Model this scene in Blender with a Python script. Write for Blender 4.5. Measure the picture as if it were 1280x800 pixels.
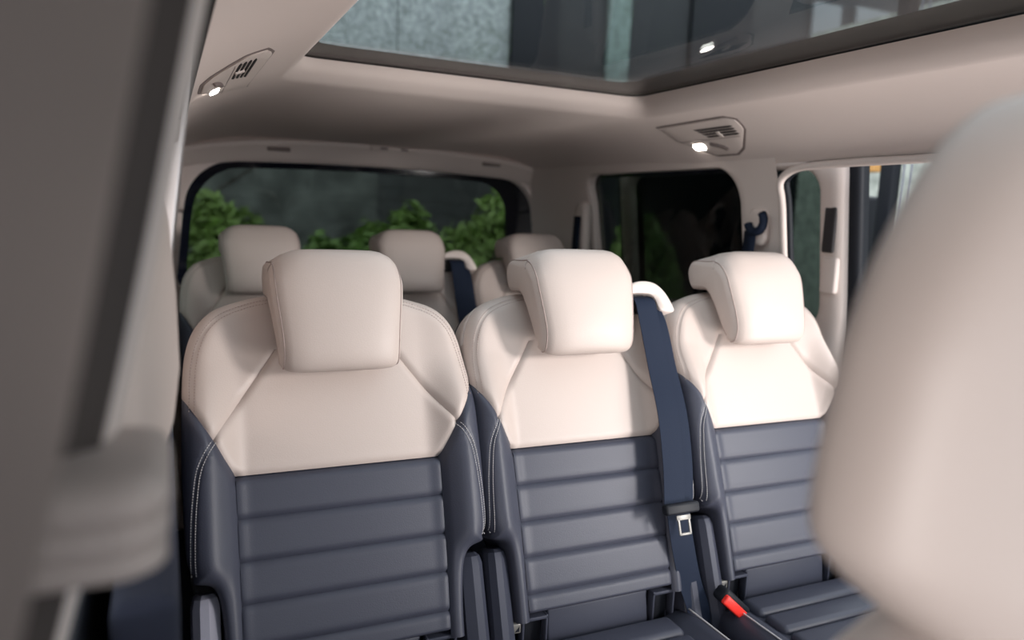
import bpy, math, random
import numpy as np
from mathutils import Vector, Matrix
random.seed(7); rng = np.random.RandomState(5)
for o in list(bpy.data.objects): bpy.data.objects.remove(o)
scn = bpy.context.scene
COL = scn.collection

# ------------------------------------------------------------ camera
FPX = 940.0
def nrm(v): v = np.array(v, float); return v / np.linalg.norm(v)
Yc = nrm([205-640, 250-400, FPX]); Xc = nrm([2687-640, 355-400, FPX]); Xc = nrm(Xc - Yc*Xc.dot(Yc)); Zc = np.cross(Xc, Yc)
R3 = np.stack([Xc, Yc, Zc])
cam = bpy.data.cameras.new('camera'); co = bpy.data.objects.new('camera', cam); COL.objects.link(co)
cam.sensor_width = 36.0; cam.lens = 36.0*FPX/1280.0; cam.clip_start = 0.02; cam.clip_end = 200
M = Matrix(((R3[0,0], -R3[0,1], -R3[0,2], 0.0), (R3[1,0], -R3[1,1], -R3[1,2], 0.0), (R3[2,0], -R3[2,1], -R3[2,2], 1.22), (0,0,0,1)))
co.matrix_world = M
cam.dof.use_dof = True; cam.dof.focus_distance = 1.36; cam.dof.aperture_fstop = 2.2
scn.camera = co

# ------------------------------------------------------------ world, lights, exposure
scn.view_settings.view_transform = 'Standard'; scn.view_settings.look = 'None'
scn.view_settings.gamma = 1.0; scn.view_settings.use_curve_mapping = False
scn.view_settings.exposure = 0.0
w = bpy.data.worlds.new('overcast'); scn.world = w; w.use_nodes = True
bg = w.node_tree.nodes['Background']; bg.inputs[0].default_value = (0.86, 0.93, 1.0, 1); bg.inputs[1].default_value = 2.6
def area(name, loc, target, sx, sy, power, col):
    l = bpy.data.lights.new(name, 'AREA'); l.shape = 'RECTANGLE'; l.size = sx; l.size_y = sy; l.energy = power; l.color = col
    o = bpy.data.objects.new(name, l); COL.objects.link(o); o.location = loc
    o.rotation_euler = (Vector(target)-Vector(loc)).to_track_quat('-Z', 'Y').to_euler(); return o
k_ = area('key_softbox', (2.30, -0.75, 1.44), (0.42, 2.0, 1.08), 0.40, 0.40, 8.7, (1.0, 0.95, 0.92)); k_.data.spread = math.radians(62)
area('fill_softbox', (-0.85, -0.85, 1.05), (1.0, 1.6, 1.35), 0.30, 0.30, 14, (1.0, 0.91, 0.85))
area('added_low_fill', (-0.62, -0.68, 0.30), (1.05, 1.55, 1.5), 0.40, 0.40, 7, (1.0, 0.95, 0.92))  # unseen lamp added low on the left to brighten the headliner
b_ = area('added_ceiling_fill', (1.95, -0.25, 0.30), (0.62, 1.9, 1.75), 0.9, 0.5, 9.5, (1.0, 0.95, 0.92)); b_.data.spread = math.radians(84)  # unseen area lamp added low on the right to lift the headliner

# ------------------------------------------------------------ helpers
def tag(o, label=None, cat=None, group=None, kind=None):
    if label: o['label'] = label
    if cat: o['category'] = cat
    if group: o['group'] = group
    if kind: o['kind'] = kind
    return o
def empty(name, loc, label, cat, group=None, rz=0):
    o = bpy.data.objects.new(name, None); COL.objects.link(o); o.location = loc; o.rotation_euler = (0, 0, rz)
    o.empty_display_size = 0.05
    return tag(o, label, cat, group)
def mesh(name, V, F, mat, parent=None, smooth=True, angle=None):
    me = bpy.data.meshes.new(name)
    me.from_pydata([tuple(map(float, v)) for v in V], [], [tuple(int(i) for i in f) for f in F])
    me.validate(); me.update()
    if smooth:
        me.polygons.foreach_set('use_smooth', [True]*len(me.polygons))
        if angle: me.set_sharp_from_angle(angle=math.radians(angle))
    o = bpy.data.objects.new(name, me); COL.objects.link(o)
    if mat: me.materials.append(mat)
    if parent: o.parent = parent
    return o
def copy_tree(o, parent=None):
    c = o.copy(); COL.objects.link(c); c.parent = parent
    for ch in list(o.children): copy_tree(ch, c)
    return c
def ss(a, b, x): t = np.clip((np.asarray(x, float)-a)/(b-a), 0, 1); return t*t*(3-2*t)
def catmull(P, n, closed=False):
    P = np.array(P, float); m = len(P); out = []
    segs = m if closed else m-1
    for i in range(segs):
        if closed: p0, p1, p2, p3 = P[(i-1) % m], P[i], P[(i+1) % m], P[(i+2) % m]
        else: p0, p1, p2, p3 = P[max(i-1, 0)], P[i], P[i+1], P[min(i+2, m-1)]
        for k in range(n):
            t = k/n
            out.append(0.5*((2*p1)+(-p0+p2)*t+(2*p0-5*p1+4*p2-p3)*t*t+(-p0+3*p1-3*p2+p3)*t**3))
    if not closed: out.append(P[-1])
    return np.array(out)
def box(c, s, bev=0.0, rot=None):
    """rounded box -> V,F (centre c, full size s)"""
    c = np.array(c, float); h = np.array(s, float)/2; b = min(bev, h.min()*0.95)
    V, F = [], []
    if b <= 0:
        for z in (-1, 1):
            for y in (-1, 1):
                for x in (-1, 1): V.append(np.array([x, y, z])*h)
        F = [(0, 2, 3, 1), (4, 5, 7, 6), (0, 1, 5, 4), (2, 6, 7, 3), (0, 4, 6, 2), (1, 3, 7, 5)]
    else:
        # lat/long rounded box
        nu, nv = 16, 8
        idx = {}
        for j in range(nv+1):
            th = -math.pi/2 + math.pi*j/nv
            for i in range(nu):
                ph = 2*math.pi*(i+0.5)/nu
                d = np.array([math.cos(th)*math.cos(ph), math.cos(th)*math.sin(ph), math.sin(th)])
                sg = np.array([1 if math.cos(ph) > 0 else -1, 1 if math.sin(ph) > 0 else -1, 1 if j > nv/2 else -1])
                for rep in ([j] if j != nv//2 else [j, j+0.5]):
                    s2 = sg.copy(); s2[2] = 1 if rep > nv/2 else -1
                    idx[(rep, i)] = len(V); V.append(s2*(h-b)+d*b)
        rows = sorted(set(k[0] for k in idx))
        for a, bb in zip(rows[:-1], rows[1:]):
            for i in range(nu): F.append((idx[(a, i)], idx[(a, (i+1) % nu)], idx[(bb, (i+1) % nu)], idx[(bb, i)]))
        F.append(tuple(idx[(rows[0], i)] for i in reversed(range(nu)))); F.append(tuple(idx[(rows[-1], i)] for i in range(nu)))
    V = np.array(V)
    if rot is not None: V = V @ np.array(rot.to_3x3()).T
    return V + c, F
def join(parts):
    V, F, k = [], [], 0
    for v, f in parts:
        V += [tuple(x) for x in v]; F += [tuple(i+k for i in q) for q in f]; k += len(v)
    return V, F
def tube(P, r, n=8, closed=False):
    P = np.array(P, float); m = len(P); V, F = [], []
    up = np.array([0.13, 0.21, 0.97])
    for i in range(m):
        a = P[(i-1) % m] if (closed or i > 0) else P[i]; b = P[(i+1) % m] if (closed or i < m-1) else P[i]
        t = nrm(b-a+1e-9); s = nrm(np.cross(t, up)); u = np.cross(s, t)
        for k in range(n):
            an = 2*math.pi*k/n; V.append(P[i]+r*(math.cos(an)*s+math.sin(an)*u))
    for i in range(m if closed else m-1):
        j = (i+1) % m
        for k in range(n): F.append((i*n+k, i*n+(k+1) % n, j*n+(k+1) % n, j*n+k))
    if not closed: F.append(tuple(reversed(range(n)))); F.append(tuple((m-1)*n+k for k in range(n)))
    return V, F
def loft(rings, cap=True):
    V, F = [], []; n = len(rings[0])
    for r in rings: V += [tuple(p) for p in r]
    for i in range(len(rings)-1):
        for k in range(n): F.append((i*n+k, i*n+(k+1) % n, (i+1)*n+(k+1) % n, (i+1)*n+k))
    if cap: F.append(tuple(reversed(range(n)))); F.append(tuple((len(rings)-1)*n+k for k in range(n)))
    return V, F
def rrect(a0, a1, b0, b1, r, n=8):
    """rounded rectangle loop; r may be 4 radii (a0b0,a1b0,a1b1,a0b1)"""
    if not hasattr(r, '__len__'): r = [r]*4
    out = []
    for (ca, cb, rr, st) in ((a0, b0, r[0], 180), (a1, b0, r[1], 270), (a1, b1, r[2], 0), (a0, b1, r[3], 90)):
        sa = 1 if ca == a0 else -1; sb = 1 if cb == b0 else -1
        for k in range(n+1):
            an = math.radians(st+90*k/n); out.append((ca+sa*rr+rr*math.cos(an), cb+sb*rr+rr*math.sin(an)))
    return np.array(out)
def resample(P, n):
    P = np.vstack([P, P[:1]]); d = np.r_[0, np.cumsum(np.hypot(*(P[1:]-P[:-1]).T))]
    t = np.linspace(0, d[-1], n, endpoint=False)
    return np.stack([np.interp(t, d, P[:, 0]), np.interp(t, d, P[:, 1])], 1)

# ------------------------------------------------------------ materials
def pmat(name, col, rough=0.5, bump=0.0, bscale=300, metal=0.0, var=0.0, vscale=8, spec=0.5, sheen=0.0, emit=None, estr=0):
    m = bpy.data.materials.new(name); m.use_nodes = True; nt = m.node_tree; b = nt.nodes['Principled BSDF']
    b.inputs['Base Color'].default_value = (*col, 1); b.inputs['Roughness'].default_value = rough; b.inputs['Metallic'].default_value = metal
    b.inputs['Specular IOR Level'].default_value = spec
    if sheen: b.inputs['Sheen Weight'].default_value = sheen
    tc = nt.nodes.new('ShaderNodeTexCoord')
    if bump:
        nz = nt.nodes.new('ShaderNodeTexNoise'); nz.inputs['Scale'].default_value = bscale; nz.inputs['Detail'].default_value = 3
        bp = nt.nodes.new('ShaderNodeBump'); bp.inputs['Strength'].default_value = bump; bp.inputs['Distance'].default_value = 0.002
        nt.links.new(tc.outputs['Object'], nz.inputs['Vector']); nt.links.new(nz.outputs['Fac'], bp.inputs['Height']); nt.links.new(bp.outputs['Normal'], b.inputs['Normal'])
    if var:
        n2 = nt.nodes.new('ShaderNodeTexNoise'); n2.inputs['Scale'].default_value = vscale; n2.inputs['Detail'].default_value = 6
        rp = nt.nodes.new('ShaderNodeMapRange'); rp.inputs[1].default_value = .3; rp.inputs[2].default_value = .7; rp.inputs[3].default_value = 1-var; rp.inputs[4].default_value = 1+var
        mx = nt.nodes.new('ShaderNodeMix'); mx.data_type = 'RGBA'; mx.blend_type = 'MULTIPLY'; mx.inputs[0].default_value = 1; mx.inputs[6].default_value = (*col, 1)
        nt.links.new(tc.outputs['Object'], n2.inputs['Vector']); nt.links.new(n2.outputs['Fac'], rp.inputs[0]); nt.links.new(rp.outputs[0], mx.inputs[7]); nt.links.new(mx.outputs[2], b.inputs['Base Color'])
    if emit: b.inputs['Emission Color'].default_value = (*emit, 1); b.inputs['Emission Strength'].default_value = estr
    return m
def glass(name, tint, refl=1.0):
    m = bpy.data.materials.new(name); m.use_nodes = True; nt = m.node_tree; nt.nodes.clear()
    out = nt.nodes.new('ShaderNodeOutputMaterial'); t = nt.nodes.new('ShaderNodeBsdfTransparent'); t.inputs[0].default_value = (*tint, 1)
    g = nt.nodes.new('ShaderNodeBsdfGlossy'); g.inputs['Roughness'].default_value = 0.0; g.inputs[0].default_value = (refl, refl, refl, 1)
    lw = nt.nodes.new('ShaderNodeLayerWeight'); lw.inputs['Blend'].default_value = .5; pw = nt.nodes.new('ShaderNodeMath'); pw.operation = 'POWER'; pw.inputs[1].default_value = 4.5; nt.links.new(lw.outputs['Facing'], pw.inputs[0]); fr = nt.nodes.new('ShaderNodeMapRange'); fr.inputs[3].default_value = .035; fr.inputs[4].default_value = .9; nt.links.new(pw.outputs[0], fr.inputs[0]); mx = nt.nodes.new('ShaderNodeMixShader')
    nt.links.new(fr.outputs[0], mx.inputs[0]); nt.links.new(t.outputs[0], mx.inputs[1]); nt.links.new(g.outputs[0], mx.inputs[2]); nt.links.new(mx.outputs[0], out.inputs[0])
    return m
BEIGE = pmat('beige_leather', (0.44, 0.368, 0.335), 0.48, 0.12, 450, spec=0.4)
NAVY = pmat('navy_leather', (0.040, 0.0425, 0.061), 0.47, 0.14, 450, spec=0.36)
HEAD = pmat('headliner_fabric', (0.64, 0.55, 0.51), 0.9, 0.15, 900, spec=0.2)
TRIM = pmat('beige_plastic', (0.60, 0.515, 0.475), 0.55, 0.08, 500, spec=0.4)
GAP_SHADE = pmat('gap_shade_plastic', (0.07, 0.058, 0.053), 0.75, 0.08, 500, spec=0.2)
BLOCK = pmat('taupe_block_plastic', (0.36, 0.30, 0.275), 0.6, 0.08, 500, spec=0.3)
PILLAR = pmat('shaded_pillar_plastic', (0.155, 0.126, 0.115), 0.6, 0.08, 500, spec=0.35)  # beige pillar trim with its shade put into the colour
DARK = pmat('black_plastic', (0.010, 0.011, 0.015), 0.5, 0.1, 400, spec=0.2)
GROOVE = pmat('seam_shadow_thread', (0.05, 0.04, 0.045), 0.8, 0.1, 500)
SILVER = pmat('grey_side_plastic', (0.21, 0.205, 0.25), 0.42, 0.08, 500)
CHAR = pmat('charcoal_plastic', (0.040, 0.043, 0.062), 0.5, 0.1, 500, spec=.25)
WEB = pmat('navy_belt_webbing', (0.011, 0.0165, 0.032), 0.7, 0.3, 700, spec=0.12)
CHROME = pmat('chrome', (0.20, 0.19, 0.175), 0.4, 0.02, 100, metal=0.3)
RED = pmat('red_plastic', (0.75, 0.03, 0.02), 0.4, 0.02, 100)
CARPET = pmat('navy_carpet', (0.012, 0.014, 0.028), 0.95, 0.4, 600)
THREAD = pmat('light_thread', (0.50, 0.48, 0.48), 0.8, 0.1, 900)
THREAD2 = pmat('taupe_thread', (0.30, 0.235, 0.215), 0.8, 0.1, 900)
LENS = pmat('lamp_lens', (0.9, 0.88, 0.85), 0.4, 0.01, 100, emit=(1, 0.95, 0.88), estr=22)
SLOT = pmat('dark_slot', (0.012, 0.009, 0.010), 0.7, 0.1, 300)
GRILLE = pmat('taupe_grille', (0.20, 0.16, 0.15), 0.7, 0.6, 900)
FRIT = pmat('black_frit', (0.006, 0.007, 0.012), 0.12, 0.01, 100)
FRIT2 = pmat('frit_reflection_grey', (0.10, 0.094, 0.090), 0.35, 0.01, 100)
GPRIV = glass('privacy_glass', (0.36, 0.385, 0.365), .40); GROOF = glass('roof_glass', (0.74, 0.77, 0.77), 0.40); GDOOR = glass('door_glass', (0.34, 0.38, 0.36), .45)

# ------------------------------------------------------------ cabin shell
CX = 0.766
def ceilZ(x, y):
    dx = np.abs(np.asarray(x)-CX); z = 1.522-np.where(np.asarray(x) < CX, .105, .167)*(np.maximum(dx-.44, 0)/.29)**2.0
    k = np.clip((y-1.9)/1.0, 0, 1)*.40
    return 1.36+(z-1.36)*(1-k)
def ring_loft(inner, outer, nr, fn, bias=1.0):
    V, F = [], []; n = len(inner)
    for j in range(nr+1):
        t = (j/nr)**bias
        for k in range(n): V.append(fn(inner[k]*(1-t)+outer[k]*t, j, k))
    for j in range(nr):
        for k in range(n): F.append((j*n+k, j*n+(k+1) % n, (j+1)*n+(k+1) % n, (j+1)*n+k))
    return V, F
def match(inner, box4, n):
    """loop on rectangle box4 hit by rays from the centre through the points of inner"""
    a0, a1, b0, b1 = box4; out = []
    ca, cb = inner.mean(0)
    for p in inner:
        d = p-np.array([ca, cb]); ts = []
        if d[0] > 1e-9: ts.append((a1-ca)/d[0])
        if d[0] < -1e-9: ts.append((a0-ca)/d[0])
        if d[1] > 1e-9: ts.append((b1-cb)/d[1])
        if d[1] < -1e-9: ts.append((b0-cb)/d[1])
        t = min(ts); out.append((ca+d[0]*t, cb+d[1]*t))
    return np.array(out)
# ceiling with its roof glass opening
GX0, GX1, GY0, GY1, GZ = 0.286, 1.246, -0.5, 1.89, 1.565
inn = resample(rrect(GX0, GX1, GY0, GY1, .045, 8), 240)
inn2 = resample(rrect(GX0-.03, GX1+.03, GY0-.03, GY1+.055, .06, 8), 240)
out = match(inn, (CX-.712, CX+.705, -.75, 2.93), 240)
V, F = [], []
rows = []
rows.append([(p[0], p[1], GZ+.004) for p in inn]); rows.append([(p[0], p[1], GZ-.006) for p in inn])
for t in (.12, .3, .55, .8, 1.0):
    q = inn*(1-t)+inn2*t; tt = t**.55; zz = (GZ-.008)*(1-tt)+(ceilZ(inn2[:, 0], inn2[:, 1]))*tt
    rows.append([(a[0], a[1], z) for a, z in zip(q, zz)])
for j in range(1, 33):
    q = inn2*(1-j/32)+out*(j/32); rows.append([(a[0], a[1], float(ceilZ(a[0], a[1]))) for a in q])
Vc, Fc = loft(rows, cap=False)
tag(mesh('ceiling', Vc, Fc, HEAD), 'beige fabric headliner curving around the dark roof glass', kind='structure')
# roof skin above so daylight only enters through glass
V, F = loft([[(p[0], p[1], 1.578) for p in inn], [(p[0], p[1], 1.578) for p in match(inn, (.10, 1.43, -.75, 2.9), 240)], [(p[0], p[1], 1.42) for p in match(inn, (-.06, 1.60, -.78, 3.08), 240)]], cap=False)
tag(mesh('trim_1', V, F, DARK), 'dark outer roof skin around the roof glass', kind='structure')
# roof glass with black border, headliner's reflection put into its grey
gl = resample(rrect(GX0-.0, GX1+.0, GY0, GY1, .045, 8), 120)
rg = mesh('window_3', [(p[0], p[1], GZ+.006) for p in gl]+[(p[0], p[1], GZ+.011) for p in gl], [tuple(range(120)), tuple(reversed(range(120, 240)))], GROOF, smooth=False)
tag(rg, 'tinted panoramic roof glass over the middle row', kind='structure')
gi = resample(rrect(GX0+.012, GX1-.12, GY0+.1, GY1-.13, .05, 8), 120); gi2 = match(gi, (GX0-.02, GX1+.02, GY0-.02, GY1+.02), 120)
V, F = loft([[(p[0], p[1], GZ+.0125) for p in gi2], [(p[0], p[1], GZ+.0125) for p in gi]], cap=False)
mesh('glass_border', V, F, FRIT2, rg, smooth=False)

# side walls: X as a function of Z, right (+1) and left (-1)
def wallX(z, y, side):
    a = 1.545-0.16*max(z-.95, 0)-.35*max(z-1.28, 0)**1.0*.4 - .05*max(0, y-1.9)
    return a if side > 0 else -.013+.11*max(z-.95, 0)+.02*max(0, y-1.9)
def side_wall(name, side, y0, y1, win, label):
    lp = resample(rrect(*win, (.06, .06, .055, .085) if side > 0 else (.06,)*4, 8), 160)
    ot = match(lp, (y0, y1, .0, 1.412 if side > 0 else 1.45), 160)
    rws = []
    s = side
    for (off, t) in ((.05, 0), (.012, 0), (.003, .0), (0, .05), (0, .2), (0, .4), (0, .6), (0, .8), (0, 1)):
        q = lp*(1-t)+ot*t
        if off == .003: q = lp*(1-.012)+ot*.012
        rws.append([(wallX(b, a, s)+s*off, a, b) for a, b in q])
    V, F = loft(rws, cap=False)
    o = mesh(name, V, F, TRIM); tag(o, label, kind='structure')
    V, F = [(wallX(b, a, s)+s*.035, a, b) for a, b in lp]+[(wallX(b, a, s)+s*.039, a, b) for a, b in lp], [tuple(range(160)), tuple(reversed(range(160, 320)))]
    g = mesh('window_2' if s > 0 else 'window_4', V, F, GPRIV, smooth=False)
    tag(g, 'dark privacy glass of the %s rear side window' % ('right' if s > 0 else 'left'), kind='structure')
    i2 = lp.mean(0)+(lp-lp.mean(0))*np.array([.975, .95])
    V, F = loft([[(wallX(b, a, s)+s*.033, a, b) for a, b in lp], [(wallX(b, a, s)+s*.033, a, b) for a, b in i2]], cap=False)
    mesh('glass_border', V, F, FRIT, g, smooth=False)
    return o
wr = side_wall('wall_right', 1, 1.545, 2.95, (1.705, 2.49, .90, 1.380), 'beige right side trim with pillars around the dark rear side window')
# left wall, rear quarter only partly seen
wl = side_wall('wall_left', -1, 1.0, 2.95, (1.55, 2.55, .90, 1.33), 'beige left side trim seen edge on')
# navy lower left panel
V, F = join([box((-.022, 1.13, .42), (.056, .92, .92), .015)])
tag(mesh('trim_2', V, F, CARPET), 'dark navy lower side panel left of the seats', kind='structure')
# chrome-bright door opening edge on right pillar and weather strip
edge = [(wallX(z, 1.54, 1)-.004, 1.535, z) for z in np.linspace(.55, 1.33, 24)]
edge += [(wallX(1.345, 1.5, 1)-.004, 1.515, 1.352), (wallX(1.36, 1.5, 1)-.004, 1.47, 1.367), (wallX(1.37, 1.4, 1)-.002, 1.40, 1.372)]
edge += [(wallX(1.37, y, 1)-.002, y, 1.374) for y in np.linspace(1.3, -.2, 12)]
V, F = tube(catmull(edge, 3), .010, 8)
tag(mesh('trim_3', V, F, TRIM), 'pale rubber edge strip around the right sliding door opening', kind='structure')
V, F = tube(catmull(np.array(edge)+np.array([.012, -.008, .004]), 3), .010, 8)
tag(mesh('trim_4', V, F, DARK), 'black rubber seal outside the pale door edge strip', kind='structure')

# rear wall with the tailgate window
def rear_loop(x0, x1, z0, z1, n=200): return resample(rrect(x0, x1, z0, z1, (.05, .05, .13, .15), 10), n)
lp = rear_loop(.052, 1.470, .90, 1.383)
# window sides lean inward towards the top
def lean(p): return np.array([p[0]+(0.10*(p[1]-1.10) if p[0] < CX else -0.10*(p[1]-1.10))*min(1, abs(p[0]-CX)/.6), p[1]-.02*((p[0]-CX)/.7)**2*(p[1] > 1.2)])
lp = np.array([lean(p) for p in lp]); ot = match(lp, (-.05, 1.58, 0, 1.50), 200)
rws = [[(p[0], 2.985, p[1]) for p in lp], [(p[0], 2.94, p[1]) for p in lp]]
for t, off in ((.03, -.004), (.10, -.006), (.3, -.006), (.6, -.006), (1, -.006)):
    q = lp*(1-t)+ot*t; rws.append([(p[0], 2.94+off, p[1]) for p in q])
V, F = loft(rws, cap=False)
tag(mesh('wall_rear', V, F, HEAD), 'beige tailgate surround of the rear window', kind='structure')
RG = lambda z: 3.02-.22*(z-1.38)
V, F = [(p[0], RG(p[1]), p[1]) for p in ot*.3+lp*.7]+[(p[0], RG(p[1])+.004, p[1]) for p in ot*.3+lp*.7], [tuple(range(200)), tuple(reversed(range(200, 400)))]
rw = mesh('window_1', V, F, GPRIV, smooth=False); tag(rw, 'dark tinted rear window of the tailgate', kind='structure')
fi = rear_loop(.085, 1.375, .93, 1.362); fi = np.array([lean(p) for p in fi])
V, F = loft([[(p[0], RG(p[1])-.004, p[1]) for p in fi], [(p[0], RG(p[1])-.004, p[1]) for p in ot*.5+lp*.5]], cap=False)
mesh('glass_border', V, F, FRIT, rw, smooth=False)
# header trim over the rear window: a shallow arched panel
V, F = [], []
xs = np.linspace(.035, 1.497, 60)
for x in xs:
    d = (x-CX)/.70; zt = 1.462-.055*abs(d)**3.0; zb = 1.386-.045*abs(d)**4
    for (yy, zz) in ((2.905, zt+.02), (2.880, zt), (2.872, zt-.006), (2.885, zt-.020), (2.915, zb+.015), (2.928, zb), (2.94, zb-.004)): V.append((x, yy, zz))
for i in range(len(xs)-1):
    for k in range(6): F.append((i*7+k, i*7+k+1, (i+1)*7+k+1, (i+1)*7+k))
ht = mesh('trim_5', V, F, TRIM); tag(ht, 'beige header panel above the rear window', kind='structure')
for x in (.383, 1.221):
    V, F = box((x, 2.893, 1.424), (.082, .012, .026), .005, Matrix.Rotation(math.radians(-35), 4, 'X')); mesh('speaker_grille', V, F, GRILLE, ht)
V, F = box((.81, 2.872, 1.448), (.19, .014, .016), .004); la = mesh('latch_cover', V, F, TRIM, ht)
for x in (.765, .845):
    V, F = box((x, 2.863, 1.448), (.028, .006, .008), .002); mesh('latch_slot', V, F, GRILLE, la)
# floor
V, F = loft([[(a, y, b) for a, b in ((.075, 1.452), (.03, 1.44), (-.005, 1.405), (-.015, 1.37), (-.05, 1.37), (-.05, 1.47))] for y in np.linspace(-.6, .76, 12)])
tag(mesh('trim_7', V, F, HEAD), 'beige roof rail above the left door opening', kind='structure')
V, F = box((CX, 1.2, -.03), (1.66, 3.9, .06)); tag(mesh('floor', V, F, CARPET, smooth=False), 'dark navy cabin floor', kind='structure')
# outer skins closing the shell below the windows
V, F = join([box((1.61, 2.25, .40), (.04, 1.40, .95)), box((-.085, 1.6, .40), (.03, 2.7, .95)), box((CX, 3.0, .43), (1.6, .06, .92))])
tag(mesh('trim_6', V, F, DARK, smooth=False), 'dark outer body panels below the windows', kind='structure')

# ------------------------------------------------------------ seats
TR = math.radians(20); CT, ST = math.cos(TR), math.sin(TR)
def P3(x, s, n): return np.stack([x+0*s, s*ST-n*CT, .9+s*CT+n*ST], -1)
halfo = catmull([(.192, -.456), (.193, -.40), (.197, -.345), (.203, -.318), (.214, -.304), (.236, -.298), (.249, -.289), (.257, -.275), (.262, -.25), (.264, -.19), (.265, -.13), (.264, -.06), (.262, 0), (.259, .05), (.253, .085), (.242, .115), (.225, .139), (.202, .157), (.170, .170), (.135, .179), (.09, .1845), (.045, .187), (0, .188)], 5)
halfo = halfo*np.array([.940, 1]); halfo[:, 0] += .012*(1-ss(-.30, -.285, halfo[:, 1]))
OUTL = np.vstack([halfo, halfo[::-1][1:]*np.array([-1, 1])])
def Wof(s): return np.interp(s, halfo[:, 1], halfo[:, 0])
def dist(x, s, P):
    A, B = P[:-1], P[1:]; D = B-A; L = (D**2).sum(1)+1e-12
    p = np.stack([x, s], -1)[:, None, :]; t = np.clip(((p-A)*D).sum(-1)/L, 0, 1)
    return np.sqrt((((A+t[..., None]*D)-p)**2).sum(-1)).min(1)
INS = lambda s: .171-(-.137-s)*.012
NB = np.array([(.171, -.137), (.187, -.108), (.2035, -.076), (.226, -.038), (.2462, -.002)])   # navy / beige border
TRAP = np.array([(.2035, -.076), (.118, .048), (.10, .075)])                                     # yoke seam
RIBS = [-.137, -.2065, -.2755, -.342, -.4095, -.450]
def mir(P): return P*np.array([-1, 1])
insl = np.array([(INS(s), s) for s in (-.47, -.3, -.137)])
SEAMS = [NB, mir(NB), TRAP, mir(TRAP), insl, mir(insl), np.array([(-.171, -.137), (.171, -.137)])]
TOPS = np.array([(p[0]*.945, p[1]-.016) for p in halfo if p[1] > -.02 and p[0] > .05])
STI = catmull([(.202, -.078), (.215, -.098), (.226, -.125), (.232, -.165), (.2355, -.21), (.237, -.26), (.236, -.285)], 8)
def base(x, s, seam=True):
    ax = np.abs(x)
    b = .040*ss(.15, .215, ax)*(1-.75*ss(-.06, .07, s))
    n = b-.12*x*x-.9*np.maximum(s-.03, 0)**2+.010*np.cos((s+.25)/.25*1.3)*(s < .05)*(ax < 2)
    d = dist(x, s, OUTL); Rr = .036; dd = np.clip(1-d/Rr, 0, 1)
    n = n-Rr*(1-np.sqrt(np.maximum(1-dd**2, 0)))
    if seam:
        for q in SEAMS: n = n-.0065*np.clip(1-dist(x, s, q)/.013, 0, 1)**2
        for q in (TOPS, mir(TOPS)): n = n-.0028*np.clip(1-dist(x, s, q)/.006, 0, 1)**2
        for q in (STI, mir(STI)): n = n-.004*np.clip(1-dist(x, s, q)/.007, 0, 1)**2
    return n
def patch(rows, xl, xr, nc, wl=False, wr_=False, extra=None, seam=True):
    u = .5-.5*np.cos(np.linspace(0, math.pi, nc))
    X = np.array([xl(s)+(xr(s)-xl(s))*u for s in rows]); S = np.array([[s]*nc for s in rows])
    N = base(X.ravel(), S.ravel(), seam).reshape(X.shape)
    if extra is not None: N = N+extra(X, S)
    cols = [(X[:, k], S[:, k], N[:, k]) for k in range(nc)]
    def wall(x, s, n, sg): return [(x, s, np.minimum(n-.02, -.03)), (x-sg*.001, s, 0*n-.07), (x-sg*.006, s, 0*n-.112)]
    if wr_: cols = cols+wall(*cols[-1], 1)
    if wl: cols = list(reversed(wall(*cols[0], -1)))+cols
    m = len(cols); V = np.array([P3(c[0], c[1], c[2]) for c in cols]).transpose(1, 0, 2).reshape(-1, 3)
    F = [(i*m+k, i*m+k+1, (i+1)*m+k+1, (i+1)*m+k) for i in range(len(rows)-1) for k in range(m-1)]
    return V, F
def dashes(P, n, L, wd, lift, sgn=1):
    d = np.r_[0, np.cumsum(np.hypot(*(P[1:]-P[:-1]).T))]; parts = []
    for t in np.linspace(0, d[-1]-L, n):
        a = np.array([np.interp(t, d, P[:, 0]), np.interp(t, d, P[:, 1])]); b = np.array([np.interp(t+L, d, P[:, 0]), np.interp(t+L, d, P[:, 1])])
        a[0] *= sgn; b[0] *= sgn
        nn = base(np.array([a[0], b[0]]), np.array([a[1], b[1]]))+lift
        A, B = P3(np.array([a[0]]), np.array([a[1]]), nn[:1])[0], P3(np.array([b[0]]), np.array([b[1]]), nn[1:])[0]
        parts.append(tube([A, B], wd, 5))
    return join(parts)
def offs(P, o): 
    t = np.gradient(P, axis=0); t /= np.linalg.norm(t, axis=1)[:, None]+1e-9
    return P+np.stack([-t[:, 1], t[:, 0]], 1)*o

PROF = catmull([(.066, .032), (.084, .041), (.096, .075), (.099, .15), (.095, .20), (.080, .237), (.050, .252), (.010, .254), (-.022, .250), (-.040, .233), (-.043, .208), (-.034, .186), (-.010, .179), (.012, .170), (.023, .145), (.029, .11), (.036, .068), (.049, .041)], 5, closed=True)
def prof_off(d):
    t = np.roll(PROF, -1, 0)-np.roll(PROF, 1, 0); t /= np.linalg.norm(t, axis=1)[:, None]
    return PROF+np.stack([-t[:, 1], t[:, 0]], 1)*d
def headrest_ring(x, d, hw=.116):
    q = prof_off(d); n, s = q[:, 0].copy(), q[:, 1]
    n = n+.010*(1-(x/hw)**2)*(q[:, 0] > .06)-.006
    e2 = max(0.0, (abs(x)-.055)/(hw-.055))
    n = n-.012*e2**3*(q[:, 0] > .06)
    tp = 1-.10*ss(.20, .06, s)
    cz = s-.026*e2**2.6*ss(.17, .235, s)*ss(-.03, .05, q[:, 0])+.010*e2**3*ss(.10, .05, s)
    return P3(x*tp, cz, n)
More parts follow.
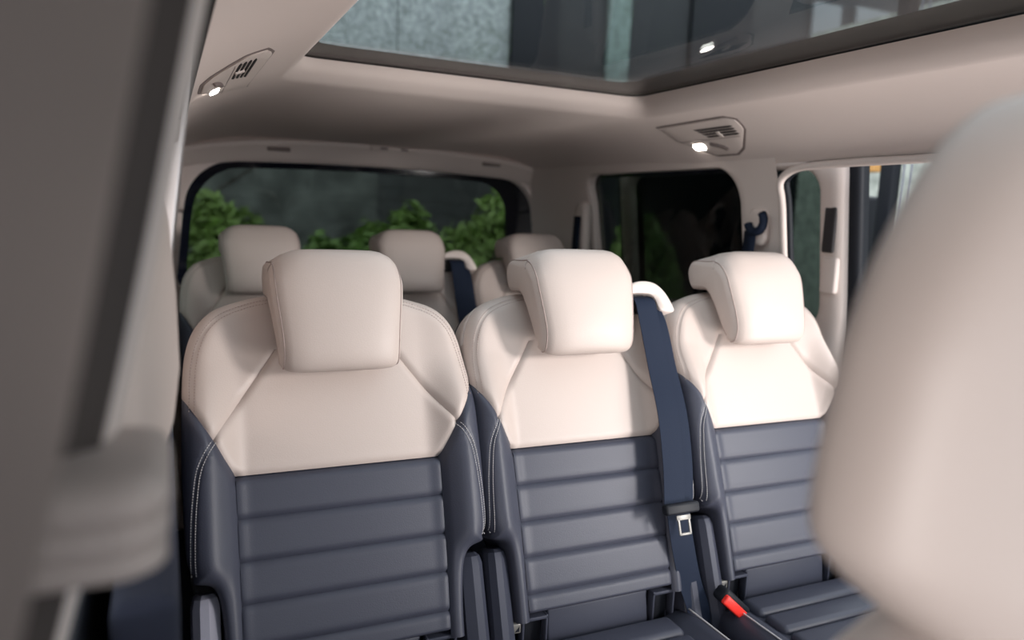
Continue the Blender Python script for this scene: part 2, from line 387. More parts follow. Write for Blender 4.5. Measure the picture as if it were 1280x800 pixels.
def make_seat(label, group, loc):
    root = empty('passenger_seat', loc, label, 'car seat', group)
    # backrest shell (rear skin)
    oo = OUTL*np.array([.985, 1]); V = np.vstack([P3(oo[:, 0], oo[:, 1], -.110+0*oo[:, 0]), P3(oo[:, 0]*.93, oo[:, 1]*.96, -.132+0*oo[:, 0])]); k = len(oo)
    F = [(i, (i+1) % k, k+(i+1) % k, k+i) for i in range(k)]+[tuple(range(k, 2*k))]
    br = mesh('backrest', V, F, NAVY, root)
    # yoke
    r1 = np.r_[np.linspace(-.137, -.076, 16), np.linspace(-.070, .075, 30)]
    xr = lambda s: float(np.interp(s, [-.137, -.108, -.076, .048, .075], [.171, .187, .2035, .118, .10]))
    V, F = patch(r1, lambda s: -xr(s), xr, 60); mesh('yoke_panel', V, F, BEIGE, br)
    # shoulder cover: two sides and the crown, one mesh
    r2 = np.r_[-.076, np.linspace(-.070, .075, 34)]
    xo = lambda s: float(min(np.interp(s, [-.076, -.038, -.002], [.2036, .226, .2462]), Wof(s)))
    A = patch(r2, xr, xo, 34); B = patch(r2, lambda s: -xo(s), lambda s: -xr(s), 34)
    r3 = np.linspace(-.002, .075, 24); Aw = patch(r3, lambda s: float(Wof(s))-.0004, lambda s: float(Wof(s)), 2, wr_=True); Bw = patch(r3, lambda s: -float(Wof(s)), lambda s: -float(Wof(s))+.0004, 2, wl=True)
    r4 = np.array(sorted(set([.075]+[p[1] for p in halfo if p[1] > .0751]))); r4[-1] -= 1e-5
    r4 = np.array(sorted(set(list(r4)+list((r4[1:]+r4[:-1])/2))))
    C = patch(r4, lambda s: -float(Wof(s))-1e-4, lambda s: float(Wof(s))+1e-4, 90, True, True)
    V, F = join([A, B, Aw, Bw, C]); mesh('shoulder_cover', V, F, BEIGE, br)
    # bolsters
    r5 = np.array(sorted([p[1] for p in halfo if p[1] < -.003]+list(np.linspace(-.12, -.003, 14))+[-.137]))
    xi = lambda s: float(INS(s)) if s <= -.137 else float(np.interp(s, NB[:, 1], NB[:, 0]))
    for sg in (1, -1):
        if sg > 0: V, F = patch(r5, xi, lambda s: max(float(Wof(s)), xi(s)+1e-4), 36, wr_=True)
        else: V, F = patch(r5, lambda s: -max(float(Wof(s)), xi(s)+1e-4), lambda s: -xi(s), 36, wl=True)
        bo = mesh('side_bolster', V, F, NAVY, br)
        s1 = dashes(offs(STI, .0032), 50, .0028, .0007, .0005, sg); s2 = dashes(offs(STI, -.0032), 50, .0028, .0007, .0005, sg)
        V, F = join([s1, s2]); tag(mesh('stitching', V, F, THREAD, bo), 'pale double stitching', kind='stuff')
        tp = TOPS[::-1] if sg > 0 else TOPS
        V, F = join([dashes(offs(TOPS, .0038), 62, .0028, .00055, .0003, sg), dashes(offs(TOPS, -.0038), 62, .0028, .00055, .0003, sg)])
        tag(mesh('shoulder_stitching', V, F, THREAD2, br), 'taupe double stitching', kind='stuff')
    # ribs of the navy insert
    for a, b in zip(RIBS[:-1], RIBS[1:]):
        rr = b+(a-b)*(.5-.5*np.cos(np.linspace(0, math.pi, 16)))
        last = (b == RIBS[-1])
        def ex(X, S, a=a, b=b):
            e = np.minimum(a-S, S-b); v = -.006*np.clip(1-e/.012, 0, 1)**2+.002
            if last: v = v-.03*ss(a-.03, b, S)
            return v
        V, F = patch(rr, lambda s: -float(INS(s)), lambda s: float(INS(s)), 40, extra=ex)
        mesh('insert_rib', V, F, NAVY, br)
    # headrest
    rings = []; e = .022; hw = .116
    st = [-hw+e-e*math.sin(t) for t in np.linspace(math.pi/2, 0, 8)]; of = [.012*(1-math.cos(t)) for t in np.linspace(math.pi/2, 0, 8)]
    xs = list(st)+list(np.linspace(-hw+e, hw-e, 13)[1:-1])+[-v for v in st[::-1]]; ds = list(of)+[0]*11+of[::-1]
    for x, d in zip(xs, ds): rings.append(headrest_ring(x, d))
    V, F = loft(rings); hr = mesh('headrest', V, F, BEIGE, root)
    for sg in (-1, 1):
        q = headrest_ring(sg*(hw-e*.32), .0028); c = q.mean(0)
        V, F = tube(q, .0013, 6, closed=True); tag(mesh('side_seam', V, F, THREAD2, hr), 'dark side seam')
        V, F = tube([P3(np.array(sg*.055), np.array(.150), np.array(-.02)), P3(np.array(sg*.055), np.array(.215), np.array(.03))], .006, 10); mesh('post', V, F, CHROME, hr)
    # recliner covers
    for sg in (1, -1):
        pr = np.array([(-.030, 0), (-.028, .018), (-.006, .030), (.012, .030), (.026, .018), (.030, .0), (.026, -.05), (-.026, -.05)])
        rg = []
        for s, k2 in ((-.318, .55), (-.324, .85), (-.338, 1.0), (-.40, 1.02), (-.48, 1.05), (-.62, 1.1)):
            pts = P3(np.array(sg*.220)+sg*pr[:, 0]*k2*.72, np.array(s)+0*pr[:, 0], pr[:, 1]*k2-.025); rg.append(pts if sg > 0 else pts[::-1])
        V, F = loft(rg); mesh('recliner_cover', V, F, CHAR, root, angle=25)
    # lower panel between backrest and cushion with anchor pockets
    q = [P3(np.array([x]), np.array([s]), np.array([n]))[0] for (x, s, n) in ()]
    V, F = box((0, 0, 0), (.238, .03, .10), .006, Matrix.Rotation(-TR*.4, 4, 'X')); V = V+np.array([0.0, -.128, .425]); lpn = mesh('lower_back_panel', V, F, SILVER, root); lpn.data.materials[0] = CHAR
    for sg in (-1, 1):
        xo_ = sg*.152
        parts = [box((xo_, -.141, .470), (.056, .02, .007), .002), box((xo_-.0255, -.141, .43), (.005, .02, .09), .002), box((xo_+.0255, -.141, .43), (.005, .02, .09), .002)]
        V, F = join(parts); po = mesh('anchor_frame', V, F, CHAR, root)
        V, F = box((xo_, -.118, .43), (.046, .02, .085)); mesh('anchor_pocket', V, F, DARK, po, smooth=False)
    V, F = box((-.192, -.147, .459), (.018, .010, .020), .003); ta = mesh('anchor_tag', V, F, CHROME, root)
    V, F = [(-.197, -.1525, .453), (-.187, -.1525, .453), (-.187, -.1525, .464)], [(0, 1, 2)]; mesh('anchor_mark', V, F, DARK, ta, smooth=False)
    # cushion
    rg = []
    for y, k2, dz in ((-.135, .6, -.01), (-.15, .92, 0), (-.20, 1, .004), (-.35, 1, .006), (-.52, 1, .012), (-.60, .98, .008), (-.635, .9, -.02)):
        c = rrect(-.238*k2, .238*k2, .27, .432+dz, (.02, .02, .05, .05), 6)
        rg.append([(p[0], y, p[1]-(.022*(1-ss(.15, .20, abs(p[0]))) if p[1] > .38 else 0)) for p in resample(c, 72)])
    V, F = loft(rg); cu = mesh('cushion', V, F, NAVY, root)
    V, F = join([tube([(sg*.203, y, .436) for y in np.linspace(-.17, -.60, 30)], .0016, 6) for sg in (-1, 1)]); tag(mesh('stitching', V, F, THREAD, cu), 'pale seam stitching', kind='stuff')
    for y0 in np.arange(-.16, -.56, -.07):
        V, F = box((0, y0-.034, .415), (.31, .066, .03), .014); mesh('cushion_rib', V, F, NAVY, cu)
    V, F = box((0, -.36, .16), (.40, .40, .20), .02); mesh('seat_base', V, F, DARK, root)
    for sg in (-1, 1): V, F = box((sg*.16, -.34, .03), (.05, .55, .06), .01); mesh('floor_rail', V, F, DARK, root)
    return root
def add_belt_guide(root):
    br = [c for c in root.children if c.name.startswith('backrest')][0]
    # hood: profile in (x,s) extruded over n
    hp = catmull([(.128, .176), (.170, .192), (.212, .188), (.240, .165), (.258, .130), (.252, .122), (.226, .124), (.216, .132), (.210, .150), (.196, .163), (.160, .166), (.130, .164)], 4, closed=True)
    c = hp.mean(0); rings = []
    for n, k in ((-.075, .97), (-.07, 1), (.018, 1), (.026, .97), (.029, .90)):
        q = c+(hp-c)*k; rings.append(P3(q[:, 0], q[:, 1], n+0*q[:, 0]))
    V, F = loft(rings); g = mesh('belt_guide', V, F, TRIM, br)
    hp2 = rrect(.135, .215, .125, .168, .006, 4); V, F = loft([P3(hp2[:, 0], hp2[:, 1], -.03+0*hp2[:, 0]), P3(hp2[:, 0], hp2[:, 1], .006+0*hp2[:, 0])]); mesh('belt_slot', V, F, SLOT, g, smooth=False)
def strip(path, wid, th=.0016, wf=None):
    """flat webbing: path of (centre, sideways unit vector)"""
    V, F = [], []
    n = len(path)
    for i, (p, sd) in enumerate(path):
        p = np.array(p, float); sd = nrm(sd); t = nrm(np.array(path[min(i+1, n-1)][0])-np.array(path[max(i-1, 0)][0])); nn = np.cross(t, sd)
        w_ = wid if wf is None else wid*wf[i]
        for (a, b) in ((-1, 1), (-.33, 1.8), (.33, 1.8), (1, 1), (1, -1), (-1, -1)): V.append(p+sd*a*w_/2+nn*b*th/2)
    for i in range(n-1):
        for k in range(6): F.append((i*6+k, i*6+(k+1) % 6, (i+1)*6+(k+1) % 6, (i+1)*6+k))
    F.append(tuple(range(6))); F.append(tuple((n-1)*6+k for k in reversed(range(6))))
    return V, F
def make_belt(loc, label):
    b = empty('seat_belt', loc, label, 'seat belt', 'belts on the middle seats')
    def path(pts): 
        q = catmull(pts, 8); return [(P3(np.array(a[0]), np.array(a[1]), np.array(a[2])), (1, .0, .02)) for a in q]
    V, F = strip(path([(.172, .160, .012), (.172, .145, .030), (.172, .10, .036), (.174, .0, .042), (.172, -.10, .056), (.165, -.20, .060), (.154, -.285, .060)]), .050); mesh('webbing', V, F, WEB, b, angle=40)
    V, F = strip(path([(.190, .155, .004), (.195, .10, .028), (.200, 0, .034), (.201, -.10, .047), (.194, -.20, .051), (.178, -.285, .055)]), .050); mesh('webbing', V, F, WEB, b, angle=40)
    V, F = strip(path([(.168, -.275, .052), (.182, -.35, .030), (.205, -.44, .005), (.22, -.50, .0), (.23, -.55, -.02)]), .055, .002); mesh('webbing', V, F, WEB, b, angle=40)
    rot = Matrix.Rotation(-TR, 4, 'X')
    c = P3(np.array(.166), np.array(-.288), np.array(.064)); V, F = box(c, (.082, .020, .022), .006, rot); mesh('belt_stop', V, F, DARK, b)
    parts = []
    for (x, s, sx, sz) in ((.166, -.306, .034, .010), (.166, -.338, .028, .005), (.1535, -.322, .005, .034), (.1785, -.322, .005, .034)):
        c = P3(np.array(x), np.array(s), np.array(.068)); parts.append(box(c, (sx, .003, sz), .0012, rot))
    V, F = join(parts); mesh('latch_plate', V, F, CHROME, b)
    return b
G2, G3 = 'middle row seats', 'back row seats'
s0 = make_seat('left seat', None, (.275, 1.32, 0))
sM = copy_tree(s0); sM.location = (.765, 1.32, 0); sM['label'] = 'centre seat of the nearer row with a navy belt hanging over its backrest'
sR = copy_tree(s0); sR.location = (1.252, 1.32, 0); sR['label'] = 'right-hand seat of the nearer row, partly hidden by the blurred front seat'
b0 = copy_tree(s0); b0.location = (.268, 2.42, 0); b0['label'] = 'left seat of the far row, its headrest in front of the rear window'
bM = copy_tree(s0); bM.location = (.745, 2.42, 0); bM['label'] = 'centre seat of the far row with a beige belt guide beside its headrest'
bR = copy_tree(s0); bR.location = (1.21, 2.42, 0); bR['label'] = 'right seat of the far row, almost hidden behind the centre headrest'
def child(o, nm): return [c for c in o.children if c.name.split('.')[0] == nm]
child(sR, 'headrest')[0].location = (-.010, .010, .003)
child(s0, 'headrest')[0].location = (0, 0, -.010); child(s0, 'headrest')[0].scale = (.966, 1, 1)
s0.scale = (1.035, 1, 1)
for o, k in ((sM, .965), (sR, .965), (b0, .95), (bM, .95), (bR, .95)): o.scale = (k, 1, 1); child(o, 'headrest')[0].scale = (1/k, 1, 1)
s0['label'] = 'left seat of the nearer row, large beige and navy backrest with no belt'
for o in (s0, sM, sR): o['group'] = G2
for o in (b0, bM, bR): o['group'] = G3
lc = child(s0, 'recliner_cover')[1]; lc.data = lc.data.copy(); lc.data.materials[0] = SILVER; lc['label'] = 'side cover, light on it painted as lighter grey'  # paler grey on this one cover stands for the light falling on it
for o in (sM, bM): add_belt_guide(o)
make_belt((.765, 1.32, 0), 'navy seat belt with metal latch plate hanging over the nearer centre seat')
make_belt((.745, 2.42, 0), 'navy seat belt running from the far centre seat beside its headrest')
# red buckle between centre and right seats
bk = empty('belt_buckle', (1.035, 1.10, .33), 'black belt buckle with red release button between the seats', 'buckle')
bm = Matrix.Rotation(math.radians(42), 4, 'Y')
V, F = box((0.012, .022, .118), (.088, .034, .030), .008, bm); mesh('buckle_body', V, F, DARK, bk)
V, F = box((0, 0, .120), (.072, .012, .020), .004, bm); mesh('release_button', V, F, RED, bk)
V, F = box((.022, .03, .04), (.026, .016, .14), .005); mesh('stalk', V, F, DARK, bk)

# ------------------------------------------------------------ ceiling fittings
def lamp_panel(mirror, label):
    mx = (lambda x: x) if not mirror else (lambda x: 2*CX-x-.022)
    my = (lambda y: y) if not mirror else (lambda y: 1.69+(y-1.735)*1.5)
    def at(x, y, off): 
        h = 1e-3; z = float(ceilZ(x, y)); gx = float(ceilZ(x+h, y)-ceilZ(x-h, y))/(2*h); n = nrm([gx, 0, -1]); return np.array([x, y, z])+n*off
    root = empty('reading_lamp', tuple(at(mx(1.38), 1.74, 0)), label, 'lamp', 'reading lamps on the headliner')
    o0 = np.array(root.location)
    def slab(name, loop, o1, o2, mat, par):
        pts = [np.array([mx(a), my(b)]) for a, b in loop]
        if mirror: pts = pts[::-1]
        c = np.mean(pts, 0); rg = []
        for off, k in ((o1, 1), (o2*.7, 1), (o2, .97)): rg.append([at(*(c+(p-c)*k), off)-o0 for p in pts])
        # inner rings for curved fill
        for k in (.75, .5, .25): rg.append([at(*(c+(p-c)*k), o2)-o0 for p in pts])
        V, F = loft(rg); return mesh(name, V, F, mat, par, angle=40)
    body = resample(np.array([(1.330, 1.895), (1.325, 1.60), (1.340, 1.570), (1.372, 1.575), (1.425, 1.635), (1.438, 1.665), (1.438, 1.755), (1.430, 1.775), (1.386, 1.872)]), 60)
    pan = slab('panel', body, 0, .005, TRIM, root)
    gro = resample(np.array([(1.325, 1.905), (1.320, 1.60), (1.336, 1.563), (1.374, 1.568), (1.430, 1.630), (1.444, 1.665), (1.444, 1.755), (1.434, 1.780), (1.388, 1.880)]), 60)
    slab('panel_gap', gro, -.001, .0012, GRILLE, root)
    for i in range(4):
        x = 1.352+i*.0088; slab('vent_slot', resample(np.array([(x, 1.755-i*.008), (x, 1.595), (x+.0052, 1.597), (x+.0052, 1.752-i*.008)]), 24), .004, .0062, SLOT, pan)
    slab('vent_tab', resample(np.array([(1.366, 1.675), (1.366, 1.665), (1.384, 1.66), (1.384, 1.672)]), 16), .004, .009, TRIM, pan)
    slab('panel_split', resample(np.array([(1.3890, 1.865), (1.3890, 1.60), (1.3904, 1.60), (1.3904, 1.865)]), 40), .004, .0056, GRILLE, pan)
    slab('lamp_lens', resample(rrect(1.402, 1.418, 1.770, 1.818, .006, 4), 24), .004, .007, LENS, root)
    slab('coat_hook', resample(np.array([(1.399, 1.735), (1.404, 1.737), (1.410, 1.715), (1.418, 1.690), (1.424, 1.684), (1.420, 1.680), (1.412, 1.690), (1.404, 1.714)]), 32), .004, .012, GRILLE, root)
lamp_panel(False, 'lit reading lamp with vent slots on the right side of the headliner')
lamp_panel(True, 'lit reading lamp with vent slots on the left side of the headliner')

# pillar belts on the right wall
def pillar_belt(name, y, z, label, kind):
    x = wallX(z, y, 1); r = empty(name, (x, y, z), label, 'seat belt', 'belts on the right wall pillars')
    if kind == 0:
        q = rrect(-.036, .036, -.16, .055, (.01, .01, .035, .035), 6)
        rg = [[(.0-off, p[0]*k, p[1]*k) for p in q] for off, k in ((0, 1.08), (.022, 1.05), (.032, .92), (.033, .6))]
        V, F = loft(rg); mesh('belt_cover', V, F, TRIM, r)
        V, F = strip([((-.038-.01*t, .004, -.0-.28*t), (0, 1, 0)) for t in np.linspace(0, 1, 8)], .05); mesh('webbing', V, F, WEB, r)
    else:
        q = rrect(-.034, .034, -.05, .05, .024, 6)
        rg = [[(.0-off, p[0]*k, p[1]*k) for p in q] for off, k in ((0, 1.05), (.012, 1.0), (.016, .85))]
        V, F = loft(rg); bc = mesh('belt_mount', V, F, TRIM, r)
        arc = [(-.024, -.006+.030*math.cos(a), .016+.030*math.sin(a)) for a in np.linspace(math.radians(345), math.radians(135), 14)]
        V, F = tube(arc+[(-.024, .0, -.01)][:0], .012, 8); mesh('belt_loop', V, F, WEB, r)
        V, F = strip([((-.024-.012*t, .012, -.012-.30*t), (0, 1, 0)) for t in np.linspace(0, 1, 8)], .046); mesh('webbing', V, F, WEB, r)
pillar_belt('pillar_belt', 2.525, 1.225, 'navy belt under a rounded beige cover on the far right pillar', 0)
pillar_belt('pillar_belt', 1.625, 1.215, 'navy belt looped on the right pillar between the two side windows', 1)

# ------------------------------------------------------------ right sliding door, open outside the body
def sliding_door():
    X = lambda z: 1.70-.12*max(z-.95, 0)
    r = empty('sliding_door', (1.70, 2.0, .1), 'open right sliding door with beige trim and dark glass beside the body', 'car door')
    o0 = np.array(r.location)
    y0, y1 = 1.49, 2.60
    lp = resample(rrect(1.575, 2.52, .93, 1.385, (.07, .04, .05, .07), 8), 140)
    ot = match(lp, (y0, y1, .20, 1.425), 140)
    # soften corner of outer loop
    rg = []
    for off, t, extra in ((.03, 0, 0), (.006, .0, 0), (0, .12, 0), (-.002, .5, 0), (.004, .9, 0), (.02, 1, 0)):
        q = lp*(1-t)+ot*t; rg.append([(X(b)+off, a, b)-o0 for a, b in q])
    V, F = loft(rg, cap=False); mesh('inner_trim', V, F, TRIM, r)
    rg = [[(X(b)+off, a, b)-o0 for a, b in q] for off, q in ((.02, ot), (.02, lp.mean(0)+(ot-lp.mean(0))*np.array([1.055, 1.012])), (.06, lp.mean(0)+(ot-lp.mean(0))*np.array([1.055, 1.012])), (.06, lp))]
    V, F = loft(rg, cap=False); mesh('outer_frame', V, F, DARK, r)
    V = [(X(b)+.032, a, b)-o0 for a, b in lp]+[(X(b)+.036, a, b)-o0 for a, b in lp]; F = [tuple(range(140)), tuple(reversed(range(140, 280)))]
    mesh('glass_pane', V, F, GDOOR, r, smooth=False)
    V, F = box(np.array((1.70, 2.05, -.02))-o0, (.04, 1.0, .9), .01); mesh('lower_panel', V, F, DARK, r)
    V, F = box(np.array((X(1.2)-.006, 1.532, 1.215))-o0, (.012, .040, .125), .006); mesh('handle_recess', V, F, SLOT, r)
    V, F = box(np.array((X(1.09)-.004, 1.53, 1.09))-o0, (.02, .055, .10), .008); mesh('lower_cover', V, F, TRIM, r)
sliding_door()

# ------------------------------------------------------------ left foreground pillar and trim
def skew(x, y, z): return np.array([x+.17*(z-1.1)*.0+(.0), y, z])
pr = empty('left_pillar', (-.05, .40, .1), 'blurred beige pillar trim filling the left edge of the view', 'pillar trim')
o0 = np.array(pr.location)
def pil_ring(z, pts):  # pts: (dx, y)
    sh = .20*(z-1.22)-.10*(z-1.22)**2*(z < 1.22)
    return [(p[0]+sh, p[1]-.10*(z-1.2), z)-o0 for p in pts]
main = catmull([(-.052, .10), (-.037, .14), (-.022, .22), (-.016, .29), (-.022, .335), (-.045, .352), (-.10, .375), (-.14, .30), (-.14, .12)], 5, closed=True)
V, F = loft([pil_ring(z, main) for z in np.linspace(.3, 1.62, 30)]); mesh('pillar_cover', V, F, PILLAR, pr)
lipp = catmull([(-.06, .44), (-.010, .445), (.000, .46), (.002, .49), (-.003, .53), (-.03, .545), (-.07, .53)], 5, closed=True)
V, F = loft([pil_ring(z, lipp) for z in np.linspace(.3, 1.62, 30)]); mesh('pillar_edge', V, F, TRIM, pr)
gro = catmull([(-.052, .345), (-.044, .40), (-.014, .432), (-.014, .438), (-.12, .438), (-.12, .345)], 3, closed=True)
V, F = loft([pil_ring(z, gro) for z in np.linspace(.3, 1.62, 20)]); mesh('pillar_gap_shade', V, F, GAP_SHADE, pr)  # dark filler strip, shade of the groove put into its colour
# ribbed block
rg = []
for z, k in ((1.043, .55), (1.046, .85), (1.050, .96), (1.057, .96), (1.060, .88), (1.063, .98), (1.073, 1.0), (1.076, .91), (1.079, 1.02), (1.088, 1.02), (1.094, .95), (1.097, .7)):
    q = rrect(-.065*k, .040*k, -.06*k, .06*k, .025*k, 6); rg.append([(p[0]-.040, p[1]+.44, z-.011)-o0 for p in q])
V, F = loft(rg); tag(mesh('ribbed_block', V, F, BLOCK, pr), 'blurred ribbed block at mid height')
# bulging left door trim
dt = empty('left_door_trim', (-.03, .95, .3), 'pale beige rounded trim panel behind the left pillar', 'door trim')
o0 = np.array(dt.location); rg = []
for z, bx in ((.925, -.05), (.935, -.022), (.955, -.004), (.99, .006), (1.04, .012), (1.12, .010), (1.20, .004), (1.28, -.006), (1.36, -.02)):
    q = catmull([(-.09, .70), (bx-.045, .70), (bx-.012, .76), (bx, .90), (bx-.012, 1.06), (bx-.05, 1.16), (-.09, 1.18)], 5, closed=True); rg.append([(p[0], p[1], z)-o0 for p in q])
V, F = loft(rg); mesh('trim_panel', V, F, BEIGE, dt)

# ------------------------------------------------------------ blurred front seat at the right edge
fs = empty('front_seat', (.50, .25, 0), 'large blurred beige front seat filling the right edge', 'car seat')
o0 = np.array(fs.location)
SE = lambda cx, cy, a, b, z, ex=.8: [(cx+a*np.sign(math.cos(t))*abs(math.cos(t))**ex, cy+b*np.sign(math.sin(t))*abs(math.sin(t))**ex, z)-o0 for t in np.linspace(0, 2*math.pi, 64, endpoint=False)]
prof = catmull([(1.004, .130, .062), (1.012, .144, .068), (1.026, .163, .07), (1.040, .181, .07), (1.056, .196, .07), (1.072, .201, .07), (1.10, .199, .07), (1.14, .192, .07), (1.172, .184, .07), (1.214, .164, .07), (1.26, .132, .0676), (1.284, .106, .0592), (1.294, .085, .053), (1.299, .06, .04), (1.301, .02, .02)], 4)
V, F = loft([SE(.50, .25, a, b, z) for z, a, b in prof]); mesh('headrest', V, F, BEIGE, fs)
prof = catmull([(.30, .26, .07), (.60, .27, .08), (.85, .25, .08), (.95, .205, .075), (.975, .175, .07), (.988, .15, .065), (1.004, .128, .06)], 4)
V, F = loft([SE(.52, .25, a, b, z, .7) for z, a, b in prof]); mesh('backrest', V, F, BEIGE, fs)

# ------------------------------------------------------------ outdoors
STONED = pmat('dark_stone', (0.20, 0.205, 0.20), 0.85, 0.8, 6, var=.5, vscale=4)
STONEP = pmat('pale_stone', (0.55, 0.58, 0.58), 0.85, 0.8, 18, var=.45, vscale=22)
BOARD = pmat('dark_board', (0.10, 0.10, 0.105), 0.7, 0.3, 30, var=.2, vscale=5)
BLACKW = pmat('black_cladding', (0.012, 0.013, 0.020), 0.5, 0.2, 40)
GREYP = pmat('grey_panel', (0.055, 0.055, 0.060), 0.6, 0.2, 40)
GREENS = pmat('green_grey_reflection', (0.30, 0.38, 0.35), 0.7, 0.3, 30, var=.3, vscale=12)
PALE_REFL = pmat('pale_reflection', (0.35, 0.36, 0.37), 0.3, 0.02, 30)
WALLR = pmat('bright_render', (0.46, 0.475, 0.42), 0.85, 0.7, 14, var=.35, vscale=14)
ORANGE = pmat('orange_panel', (0.65, 0.33, 0.10), 0.6, 0.2, 30)
V, F = box((3, 6, -.55), (40, 40, .1)); tag(mesh('ground', V, F, pmat('asphalt', (.10, .10, .10), .9, .5, 40, var=.2), smooth=False), 'dark ground outside the car', kind='structure')
hf = empty('house_facade', (3, 8.2, -.5), 'dark house wall outside behind the rear window', 'building'); o0 = np.array(hf.location)
def fp(name, x0, x1, z0, z1, mat, d=.0, th=.2):
    V, F = box(np.array(((x0+x1)/2, 8.2-d-th/2+.1, (z0+z1)/2))-o0, (x1-x0, th, z1-z0)); return mesh(name, V, F, mat, hf, smooth=False)
fp('stone_wall', -12, 3.62, -.5, 2.55, STONED); fp('stone_wall', 3.62, 14, -.5, 2.55, BLACKW)
for i in range(22): fp('board', 2.1, 3.62, -.5+i*.14, -.5+i*.14+.132, BOARD, .02)
for i, (a, b) in enumerate(((-6, -2.2), (-2.19, .6), (.61, 2.28), (2.29, 3.57))): fp('stone_panel', a, b, 2.60, 6, STONEP, .02*(i % 2))
fp('dark_band', 3.58, 4.15, 2.6, 6, BLACKW, .1); fp('grey_panel', 4.16, 4.84, 2.6, 6, GREYP); fp('green_reflection', 4.85, 5.15, 2.6, 6, GREENS, .05)  # column beside the stone; green strip stands in for a roof glass reflection
fp('grey_panel', 5.16, 6.05, 2.6, 6, GREYP); fp('dark_band', 6.06, 7.0, 2.6, 6, BLACKW, .05); fp('grey_panel', 7.01, 14, 2.6, 6, GREYP)  # black band here stands in for a dark reflection in the roof glass
fp('window_reflection', 8.05, 8.55, 3.7, 4.25, PALE_REFL, .06); fp('window_reflection', 8.85, 9.95, 3.85, 4.3, PALE_REFL, .06)  # pale panels standing in for window reflections in the roof glass
# right side garden wall
gw = empty('garden_wall', (5.2, 3, -.5), 'bright rough rendered wall outside the right window', 'wall'); o0 = np.array(gw.location)
V, F = box(np.array((5.3, 1.0, 1.2))-o0, (.2, 8.4, 3.4)); mesh('render_face', V, F, WALLR, gw, smooth=False)
df = empty('dark_fence', (5.2, 8, -.5), 'dark fence outside beyond the rear side window', 'fence'); o0 = np.array(df.location)
for i in range(9):
    V, F = box(np.array((5.3, 5.45+i*.28, 1.2))-o0, (.12, .33, 3.4)); mesh('fence_board', V, F, BLACKW, df, smooth=False)
# dark post and unit
dp = empty('dark_post', (2.45, 2.05, -.5), 'black metal post outside the right door opening', 'post'); o0 = np.array(dp.location)
V, F = box(np.array((2.45, 2.00, .8))-o0, (.05, .06, 2.6), .01); mesh('post_body', V, F, DARK, dp)
for k in (0, 1):
    V, F = box(np.array((2.47+k*.02, 1.96-k*.015, .8))-o0, (.006, .006, 2.6), .002); mesh('edge_strip', V, F, SILVER, dp)
wbx = empty('wall_unit', (2.70, 2.35, -.5), 'black unit with a grey oval on a stand beside the black post', 'device'); o0 = np.array(wbx.location)
V, F = box(np.array((2.70, 2.35, 1.16))-o0, (.12, .16, .40), .02); mesh('unit_body', V, F, DARK, wbx)
V, F = box(np.array((2.632, 2.33, 1.16))-o0, (.03, .07, .14), .014); mesh('oval_panel', V, F, CHAR, wbx)
V, F = box(np.array((2.70, 2.37, .25))-o0, (.06, .06, 1.5), .01); mesh('unit_stand', V, F, DARK, wbx)
op = empty('orange_panel', (3.4, 3.0, -.5), 'orange panel outside seen above the black unit', 'panel'); o0 = np.array(op.location)
V, F = box(np.array((3.4, 2.955, 1.66))-o0, (.06, .20, .28), .01); mesh('panel_face', V, F, ORANGE, op)
V, F = box(np.array((3.4, 2.99, .55))-o0, (.04, .04, 2.1), .005); mesh('panel_post', V, F, DARK, op)

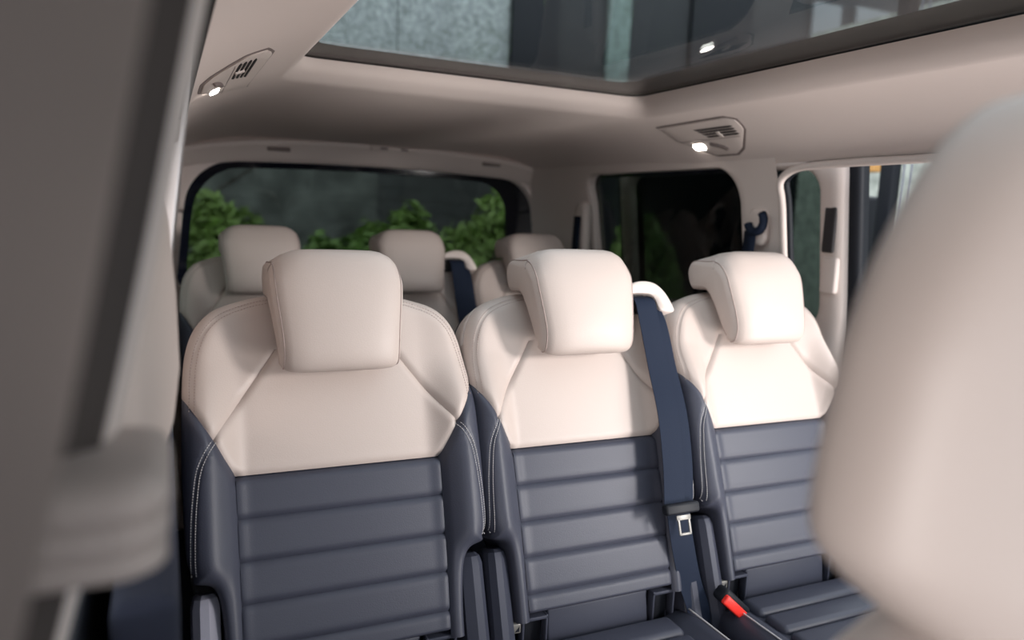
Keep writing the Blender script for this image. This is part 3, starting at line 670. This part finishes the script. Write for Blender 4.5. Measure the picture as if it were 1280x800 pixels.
# shrubs
def leafmat(name, c): 
    return pmat(name, c, .5, .05, 60, var=.45, vscale=6)
LEAF = [leafmat('leaf_a', (.30, .44, .13)), leafmat('leaf_b', (.36, .50, .16)), leafmat('leaf_c', (.24, .38, .11))]
BARK = pmat('bark', (.06, .045, .035), .9, .6, 40)
def shrub(i, x, y, top, rad, label):
    r = empty('leafy_shrub', (x, y, -.5), label, 'shrub', 'shrubs behind the car')
    N = 7000; V, F = [], []
    H = top+.5
    for k in range(N):
        d = nrm(rng.normal(size=3)); rr = rad*(rng.rand()**.22)*(.80+.12*math.sin(5*d[0]+3*d[2]+i)+.10*math.sin(9*d[1]+7*d[0]))
        c = np.array([d[0]*rr, d[1]*rr*.9, H*.52+d[2]*rr*H*.48/rad])
        a = nrm(d+rng.normal(size=3)*.7); t = nrm(np.cross(a, rng.normal(size=3))); b = np.cross(a, t); L = .042+.03*rng.rand(); W = L*.42
        k0 = len(V); V += [c-t*L, c+b*W+a*.006, c+t*L, c-b*W+a*.006]; F.append((k0, k0+1, k0+2, k0+3))
    o = mesh('foliage', V, F, LEAF[i % 3], r, smooth=False); tag(o, kind='stuff')
    st = []
    for k in range(6):
        an = k*1.05; st.append(tube(catmull([(0, 0, 0), (.1*math.cos(an), .1*math.sin(an), H*.3), (rad*.5*math.cos(an+.3), rad*.5*math.sin(an+.3), H*.75)], 4), .014, 6))
    V, F = join(st); mesh('stem', V, F, BARK, r)
for i, a in enumerate(((-.30, 5.3, 1.38, .46, 'green leafy shrub at the far left, half hidden by the window edge'), (.42, 5.9, 1.40, .44, 'green leafy shrub left of the far left headrest behind the rear window'),
                       (1.12, 5.2, 1.18, .40, 'low green shrub between the far left and far centre headrests'), (1.66, 5.8, 1.34, .44, 'green shrub just left of the far centre headrest'),
                       (2.16, 5.1, 1.42, .44, 'green shrub just right of the far centre headrest'), (2.72, 5.7, 1.46, .46, 'green shrub at the right end of the rear window'), (3.50, 5.1, 1.34, .44, 'green shrub seen through the right rear side window'))): shrub(i, *a)
bt = empty('bare_sapling', (-.1, 6.4, -.5), 'thin bare sapling outside at the left of the rear window', 'tree')
V, F = tube(catmull([(0, 0, 0), (.05, 0, 1.0), (.25, 0, 1.7), (.62, .1, 2.4)], 6), .018, 6); mesh('trunk', V, F, BARK, bt)
for (a, b) in (((.12, 0, 1.3), (-.2, .05, 2.2)), ((.3, 0, 1.85), (.25, .1, 2.6)), ((.2, 0, 1.55), (.75, .1, 2.0)), ((.07, 0, 1.1), (-.35, 0, 1.8))):
    V, F = tube([a, tuple((np.array(a)+np.array(b))/2+np.array([.03, 0, .05])), b], .009, 6); mesh('branch', V, F, BARK, bt)
